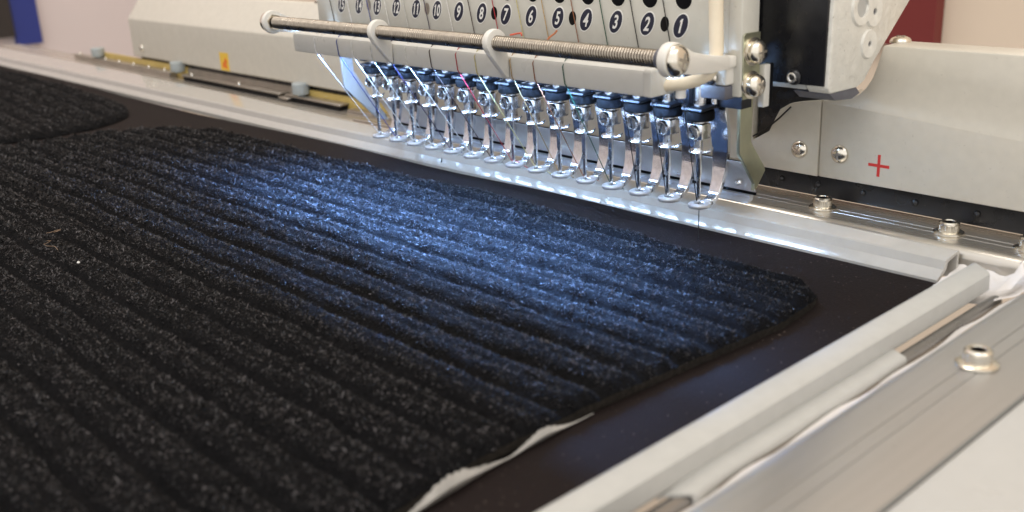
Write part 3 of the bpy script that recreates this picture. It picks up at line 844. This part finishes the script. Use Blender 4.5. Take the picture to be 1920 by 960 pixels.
# white film between bar and rails, torn flap in the corner
film = thing('white_film', 'crumpled white plastic film tucked between side bar and rails in the corner', 'plastic film', (92, 5, 1))
b = MB(); NY, NXF = 14, 16
g = []
for j in range(NY):
    y = 0.0 + 19.8 * j / (NY - 1)
    row = []
    for i in range(NXF):
        x = 73 + 24 * i / (NXF - 1)
        z = 1.2 + 5.4 * max(0, (x - 86) / 11) ** 1.2 + 2.2 * (j / (NY - 1)) ** 2 + 0.35 * math.sin(x * 0.9 + y * 0.5) * (0.4 + j / NY) + 0.25 * math.sin(y * 1.3)
        row.append(b.bm.verts.new((x, y, z)))
    g.append(row)
for j in range(NY - 1):
    for i in range(NXF - 1): b.bm.faces.new((g[j][i], g[j][i + 1], g[j + 1][i + 1], g[j + 1][i]))
b.build('sheet', MT['paper'], film, angle=180)
A_, B_ = [], []
for i in range(40):
    y = 1.0 - 132 * i / 39
    A_.append((92.5 + 0.25 * math.sin(y * 0.10) + 0.15 * math.sin(y * 0.37), y, 2.6 + 0.4 * math.sin(y * 0.22)))
    B_.append((97.2, y, 6.5 + 0.3 * math.sin(y * 0.17)))
MB().strip(A_, B_).build('edge_strip', MT['paper'], film, angle=180)
b = MB(); g = []
for j in range(12):
    v = j / 11
    row = []
    for i in range(6):
        u = i / 5 - 0.5
        a = v * 3.6
        row.append(b.bm.verts.new((92.0 + 3.2 * u * (1.1 - 0.4 * v) + 1.6 * math.sin(a), 3.0 + 13 * v - 4.0 * math.sin(v * 3) * u, 5.6 + 4.4 * math.sin(v * 2.6) + 1.6 * u * math.cos(a))))
    g.append(row)
for j in range(11):
    for i in range(5): b.bm.faces.new((g[j][i], g[j][i + 1], g[j + 1][i + 1], g[j + 1][i]))
b.build('torn_flap', MT['paper'], film, angle=180)

# drive plates and knobs on the far left of the back rail
for i, (x0, x1, kx, lab) in enumerate(((-606, -442, -563.5, 'farthest'), (-424, -306, -434, 'middle'), (-300, -247, -287.5, 'nearest'))):
    kt = thing('clamp_slide', {'farthest': 'small grey clamp knob and plate farthest left on the back rail',
                               'middle': 'grey clamp knob with the longest flat plate, middle of the three on the back rail',
                               'nearest': 'grey clamp knob nearest the head, plate with a notched edge'}[lab], 'clamp', ((x0 + x1) / 2, 36, 8.2), 'clamp knobs along the back rail')
    MB().box(x0, x1, 31.5, 37.3, 10.4, 11.5, 0.2, 1).build('plate', MT['plate'], kt)
    MB().box(x0 + 1, x1 - 1, 32.2, 37, 8.05, 10.38).build('gap_fill', MT['plate'] if i == 0 else MT['dark'], kt, smooth=False)  # where dark, it paints the shaded gap under the overhanging plate
    MB().lathe((kx, 34.6, 11.5), (0, 0, 1), [(0, 0), (2.4, 0), (2.4, 1.0), (4.5, 1.0), (4.7, 1.5), (4.7, 6.4), (4.2, 7.0), (0, 7.0)], 30, knurl=0.0).build('knob', MT['knob'], kt)
    for x in np.arange(x0 + 12, x1 - 4, 24.0 if i == 0 else 60.0):
        MB().lathe((x, 32.8, 11.5), (0, 0, 1), [(0, 0), (0.9, 0), (0.9, 1.2), (0.6, 1.6), (0, 1.6)], 14).build('stud', MT['nickel'], kt)
    if i == 2:
        MB().box(x0 - 3.5, x0 + 6, 29.5, 36, 9.2, 10.2, 0.2, 1).build('notch_plate', MT['plate'], kt)
kt = tag(MB().box(-242, -205, 32.6, 37.4, 8.05, 9.6, 0.2, 1).build('end_plate', MT['plate'], None), 'plain flat steel plate on the back rail left of the needles', 'plate')

# ------------------------------------------------------------------ cloth
b = MB()
xs = np.concatenate([np.linspace(-760, -250, 40), np.linspace(-240, 82, 80)])
tv = np.array([0, 0.012, 0.03, 0.06, 0.1, 0.16, 0.25, 0.4, 0.6, 0.8, 1.0])
g = []
for x in xs:
    row = []
    yb = clip_y(x) + 0.6
    bulge = 1.5 * math.exp(-((x + 62) / 52) ** 2) + 0.5 * math.sin(x * 0.021) - 0.25
    if x < -250: bulge += 0.9 * math.sin((x + 250) * 0.011)
    for t in tv:
        y = yb + (-430 - yb) * t
        d = yb - y
        z = bulge * math.exp(-(d / 13.0) ** 2) + 0.10 * math.sin(x * 0.06 + y * 0.05)
        row.append(b.bm.verts.new((x, y, z)))
    g.append(row)
for a, c in zip(g, g[1:]):
    for i in range(len(tv) - 1): b.bm.faces.new((a[i], c[i], c[i + 1], a[i + 1]))
cl = b.build('cloth', MT['cloth'], None, angle=180)
tag(cl, 'black brown leathercloth sheet stretched flat in the frame under the mats', 'cloth')

# ------------------------------------------------------------------ ribbed floor mats
PITCH, G0 = 11.8, -30.4
big_e = ([-370, -240, -156, -69, 0, 41, 60], [-14, -12.8, -12.2, -6.5, -11.5, -11.8, -12])
XL = ([-330, -200, -90, -45, -25, -12, -5, 0], [-350, -347, -344, -336, -326, -311, -288, -244])
XR = ([-330, -147, -121, -95, -62, -30, -14, -7, -3, 0], [57, 57, 54.5, 53.7, 55.8, 58.3, 56.5, 54, 49, 40])
SM_e = ([-800, -474, -414, -360], [-4, -7.2, -11.4, -20])
SXR = ([-330, -89, -75, -58, -34, -20, -8, -3, 0], [-372, -362.5, -354, -351, -352, -359, -371, -392, -420])
SXL = ([-330, 0], [-900, -900])


def wob(x, y):
    return 0.7 * np.sin(x * 0.015 + 0.5) + 0.25 * np.sin(x * 0.045 + y * 0.08) + 0.12 * np.sin(x * 0.13 + y * 0.3)


def rib_t(x, y, slope):
    bend = -6.0 * np.clip((-190 - x) / 135, 0, 2) ** 2 if slope > 0 else 0
    return (y - G0 - wob(x, y) - slope * x - bend) / PITCH


def rib_h(x, y, slope):
    t = rib_t(x, y, slope)
    s = np.abs(np.sin(np.pi * t))
    k = 1 + 0.12 * np.sin(x * 0.09 + y * 0.21) + 0.08 * np.sin(x * 0.31 - y * 0.4)
    mid = np.clip(1 - np.abs(np.cos(np.pi * t)) / 0.42, 0, 1)           # shallow crease along each rib
    return 0.7 + (2.7 * np.power(np.clip((s - 0.15) / 0.85, 0, 1), 0.38) - 0.75 * mid) * k


def make_mat(label, e, xl, xr, slope, nfib, seed, ymax, res, lift=None):
    t = thing('floor_mat', label, 'floor mat', ((-150 if xl is XL else -560), -120, 0.1), 'ribbed black floor mats')
    rows = np.concatenate([np.linspace(0, -4, 5), np.arange(-5, ymax, -res[0])])
    ncol = res[1]
    uu = np.linspace(0, 1, ncol)
    uu = np.concatenate([[0, 0.002, 0.004, 0.008], uu[2:-2], [0.992, 0.996, 0.998, 1]])
    Xl = np.interp(rows, *xl); Xr = np.interp(rows, *xr)
    X = Xl[:, None] + (Xr - Xl)[:, None] * uu[None, :]
    Y = rows[:, None] + np.interp(X, *e)
    def zfun(X, Yp, Y):
        xl_ = np.interp(Yp, *xl); xr_ = np.interp(Yp, *xr)
        d = np.minimum(np.minimum(X - xl_, xr_ - X), -Yp)
        f = np.clip((d + 0.8) / 5.0, 0, 1); f = f * f * (3 - 2 * f)
        return 0.4 + f * (rib_h(X, Y, slope) - 0.4) + (lift(X, Yp) if lift else 0)
    Z = zfun(X, rows[:, None] + 0 * X, Y)
    nr, nc = X.shape
    o0 = world_of(t)
    V = np.stack([X, Y, Z], -1).reshape(-1, 3) * S - np.array(o0)
    idx = np.arange(nr * nc).reshape(nr, nc)
    F = np.stack([idx[:-1, :-1], idx[1:, :-1], idx[1:, 1:], idx[:-1, 1:]], -1).reshape(-1, 4)
    me = bpy.data.meshes.new('pile'); me.from_pydata(V.tolist(), [], F.tolist()); me.update()
    me.polygons.foreach_set('use_smooth', [True] * len(me.polygons))
    me.materials.append(MT['matbase'])
    po = bpy.data.objects.new('pile', me); COL.objects.link(po); po.parent = t
    # fibres
    rg = np.random.default_rng(seed)
    need = nfib; P = []
    x_lo, x_hi = min(xl[1]), max(xr[1])
    cx, cy, cz = CAMPOS
    while need > 0:
        n = 400000
        x = rg.uniform(x_lo, x_hi, n); yp = rg.uniform(ymax, 0, n)
        ok = (x > np.interp(yp, *xl) - 0.3) & (x < np.interp(yp, *xr) + 0.3)
        y = yp + np.interp(x, *e)
        d = np.sqrt((x - cx) ** 2 + (y - cy) ** 2 + cz ** 2)
        ok &= rg.uniform(0, 1, n) < np.minimum(1, (330 / d) ** 2)
        pa = np.abs(np.sin(np.pi * rib_t(x, y, slope)))
        ok &= rg.uniform(0, 1, n) < np.clip((pa - 0.27) / 0.16, 0.03, 1) * np.where(pa > 0.965, 0.45, 1.0)
        a = np.stack([x[ok], yp[ok], y[ok], d[ok]], -1)[:need]
        P.append(a); need -= len(a)
    P = np.concatenate(P); n = len(P)
    x, yp, y, d = P.T
    z = zfun(x, yp, y) - 0.25
    # ridge crowns carry longer pile than grooves
    ph = np.abs(np.sin(np.pi * rib_t(x, y, slope)))
    de = np.minimum(np.minimum(x - np.interp(yp, *xl), np.interp(yp, *xr) - x), -yp)
    L = (0.30 + 0.85 * np.power(ph, 0.7)) * (0.45 + 0.55 * np.clip(de / 6.0, 0, 1)) * rg.uniform(0.6, 1.35, n) * np.clip(d / 400, 0.75, 1.15)
    # fibres lie together in small curled tufts
    def cell(sz, sd_):
        i = np.floor(x / sz + 0.35 * np.sin(y * 1.7)).astype(np.int64); j = np.floor(y / sz + 0.35 * np.sin(x * 1.9)).astype(np.int64)
        h = (i * 73856093 ^ j * 19349663 ^ sd_ * 83492791) & 0xFFFFF
        return np.random.default_rng(sd_).uniform(0, 1, 0x100000)[h]
    tl_ = cell(0.95, 11)
    L = L * (0.55 + 0.9 * tl_)
    z = z + 0.65 * (tl_ - 0.5) * ph + 0.1
    az = 2 * np.pi * cell(0.95, 12) + rg.normal(0, 0.7, n); el = rg.uniform(0.15, 1.15, n)
    D = np.stack([np.cos(az) * np.cos(el), np.sin(az) * np.cos(el), np.sin(el)], -1)
    az2 = az + rg.normal(0, 1.1, n); el2 = el - rg.uniform(0.3, 1.5, n)
    D2 = np.stack([np.cos(az2) * np.cos(el2), np.sin(az2) * np.cos(el2), np.sin(el2)], -1)
    wv = rg.uniform(0, 2 * np.pi, n)
    W = np.stack([np.cos(wv), np.sin(wv), rg.uniform(-0.5, 0.5, n)], -1)
    W /= np.linalg.norm(W, axis=1)[:, None]
    w_ = (rg.uniform(0.09, 0.175, n) * np.clip(d / 360, 0.8, 1.35))[:, None]
    B0 = np.stack([x, y, z], -1)
    B1 = B0 + D * (L * 0.5)[:, None]
    B2 = B1 + (D * 0.5 + D2 * 0.5) * (L * 0.35)[:, None]
    B3 = B2 + D2 * (L * 0.4)[:, None]
    VV = np.stack([B0 - W * w_, B0 + W * w_, B1 - W * w_, B1 + W * w_, B2 - W * w_ * 0.8, B2 + W * w_ * 0.8, B3], 1)
    VV = VV.reshape(-1, 3) * S - np.array(o0)
    base = (np.arange(n) * 7)[:, None]
    quads = np.concatenate([base + np.array([[0, 1, 3, 2]]), base + np.array([[2, 3, 5, 4]])], 0)
    tris = base + np.array([[4, 5, 6]])
    me = bpy.data.meshes.new('pile_fibres')
    me.vertices.add(len(VV)); me.vertices.foreach_set('co', VV.astype(np.float32).ravel())
    loops = np.concatenate([quads.ravel(), tris.ravel()])
    me.loops.add(len(loops)); me.loops.foreach_set('vertex_index', loops.astype(np.int32))
    npoly = len(quads) + len(tris)
    me.polygons.add(npoly)
    st = np.concatenate([np.arange(len(quads)) * 4, len(quads) * 4 + np.arange(len(tris)) * 3])
    me.polygons.foreach_set('loop_start', st.astype(np.int32))
    me.update(calc_edges=True); me.validate()
    me.materials.append(MT['fibre'])
    fo = bpy.data.objects.new('pile_fibres', me); COL.objects.link(fo); fo.parent = t
    fo['kind'] = 'stuff'
    return t


def lift(X, Yp):
    return 1.3 * np.exp(-((Yp + 131) / 24) ** 2) * np.clip((X - 30) / 25, 0, 1) ** 2


mat1 = make_mat('large black ribbed floor mat lit blue under the needles', big_e, XL, XR, 0.004, 250000, 3, -330, (1.3, 170), lift)
mat2 = make_mat('second black ribbed floor mat in shade at the far upper left', SM_e, SXR and SXL, SXR, -0.07, 60000, 5, -330, (2.2, 140))
# cut felt edge and white backing of the near mat
ys = np.linspace(-10, -300, 200)
xe = np.interp(ys, *XR); ye = ys + np.interp(xe, *big_e)
jag = np.array([rnd.uniform(-0.35, 0.35) for _ in ys])
lf = lift(xe, ys)
MB().strip([(x + 0.25, y, 0.25 + l) for x, y, l in zip(xe, ye, lf)], [(x + 0.5 + j * 0.6, y, 2.3 + j + l) for x, y, j, l in zip(xe, ye, jag, lf)]).build('cut_edge', MT['felt'], mat1, angle=180)
A_, B_, C_ = [], [], []
for y in np.linspace(-94, -160, 110):
    x = float(np.interp(y, *XR)); yy = y + float(np.interp(x, *big_e))
    t1 = math.exp(-((y + 109) / 6.0) ** 2) * 0.7; t2 = math.exp(-((y + 134) / 9.5) ** 2)
    h = max(t1, t2, 0.0)
    A_.append((x + 0.65, yy, 0.35 + (3.7 + rnd.uniform(-0.5, 0.3)) * h)); B_.append((x + 0.9 + 0.8 * h, yy, 0.30 + 1.9 * h)); C_.append((x + 0.55, yy, 0.2))
b = MB(); b.strip(A_, B_); b.strip(B_, C_)
b.build('white_backing', MT['backing'], mat1, angle=180)
# pale lint on the mat
ln = MB()
for (p0) in ((-158, -141, 5.2), (-150, -146, 5.2)):
    pts = [Vector(p0)]
    for k in range(7): pts.append(pts[-1] + Vector((rnd.uniform(-1, 3.5), rnd.uniform(-2.2, 2.2), rnd.uniform(-0.4, 0.5))))
    ln.tube(pts, 0.07, 5)
tag(ln.build('lint', mat('lint_tan', (0.30, 0.20, 0.13), 0.7), None), 'curled tan lint lying on the mat at left', 'lint')
cr = MB(); cr.lathe((-120, -147, 4.6), (0, 0, 1), [(0, 0), (0.45, 0.1), (0.5, 0.3), (0.3, 0.6), (0, 0.6)], 7)
tag(cr.build('crumb', MT['white'], None), 'tiny white crumb lying on the mat at left', 'crumb')
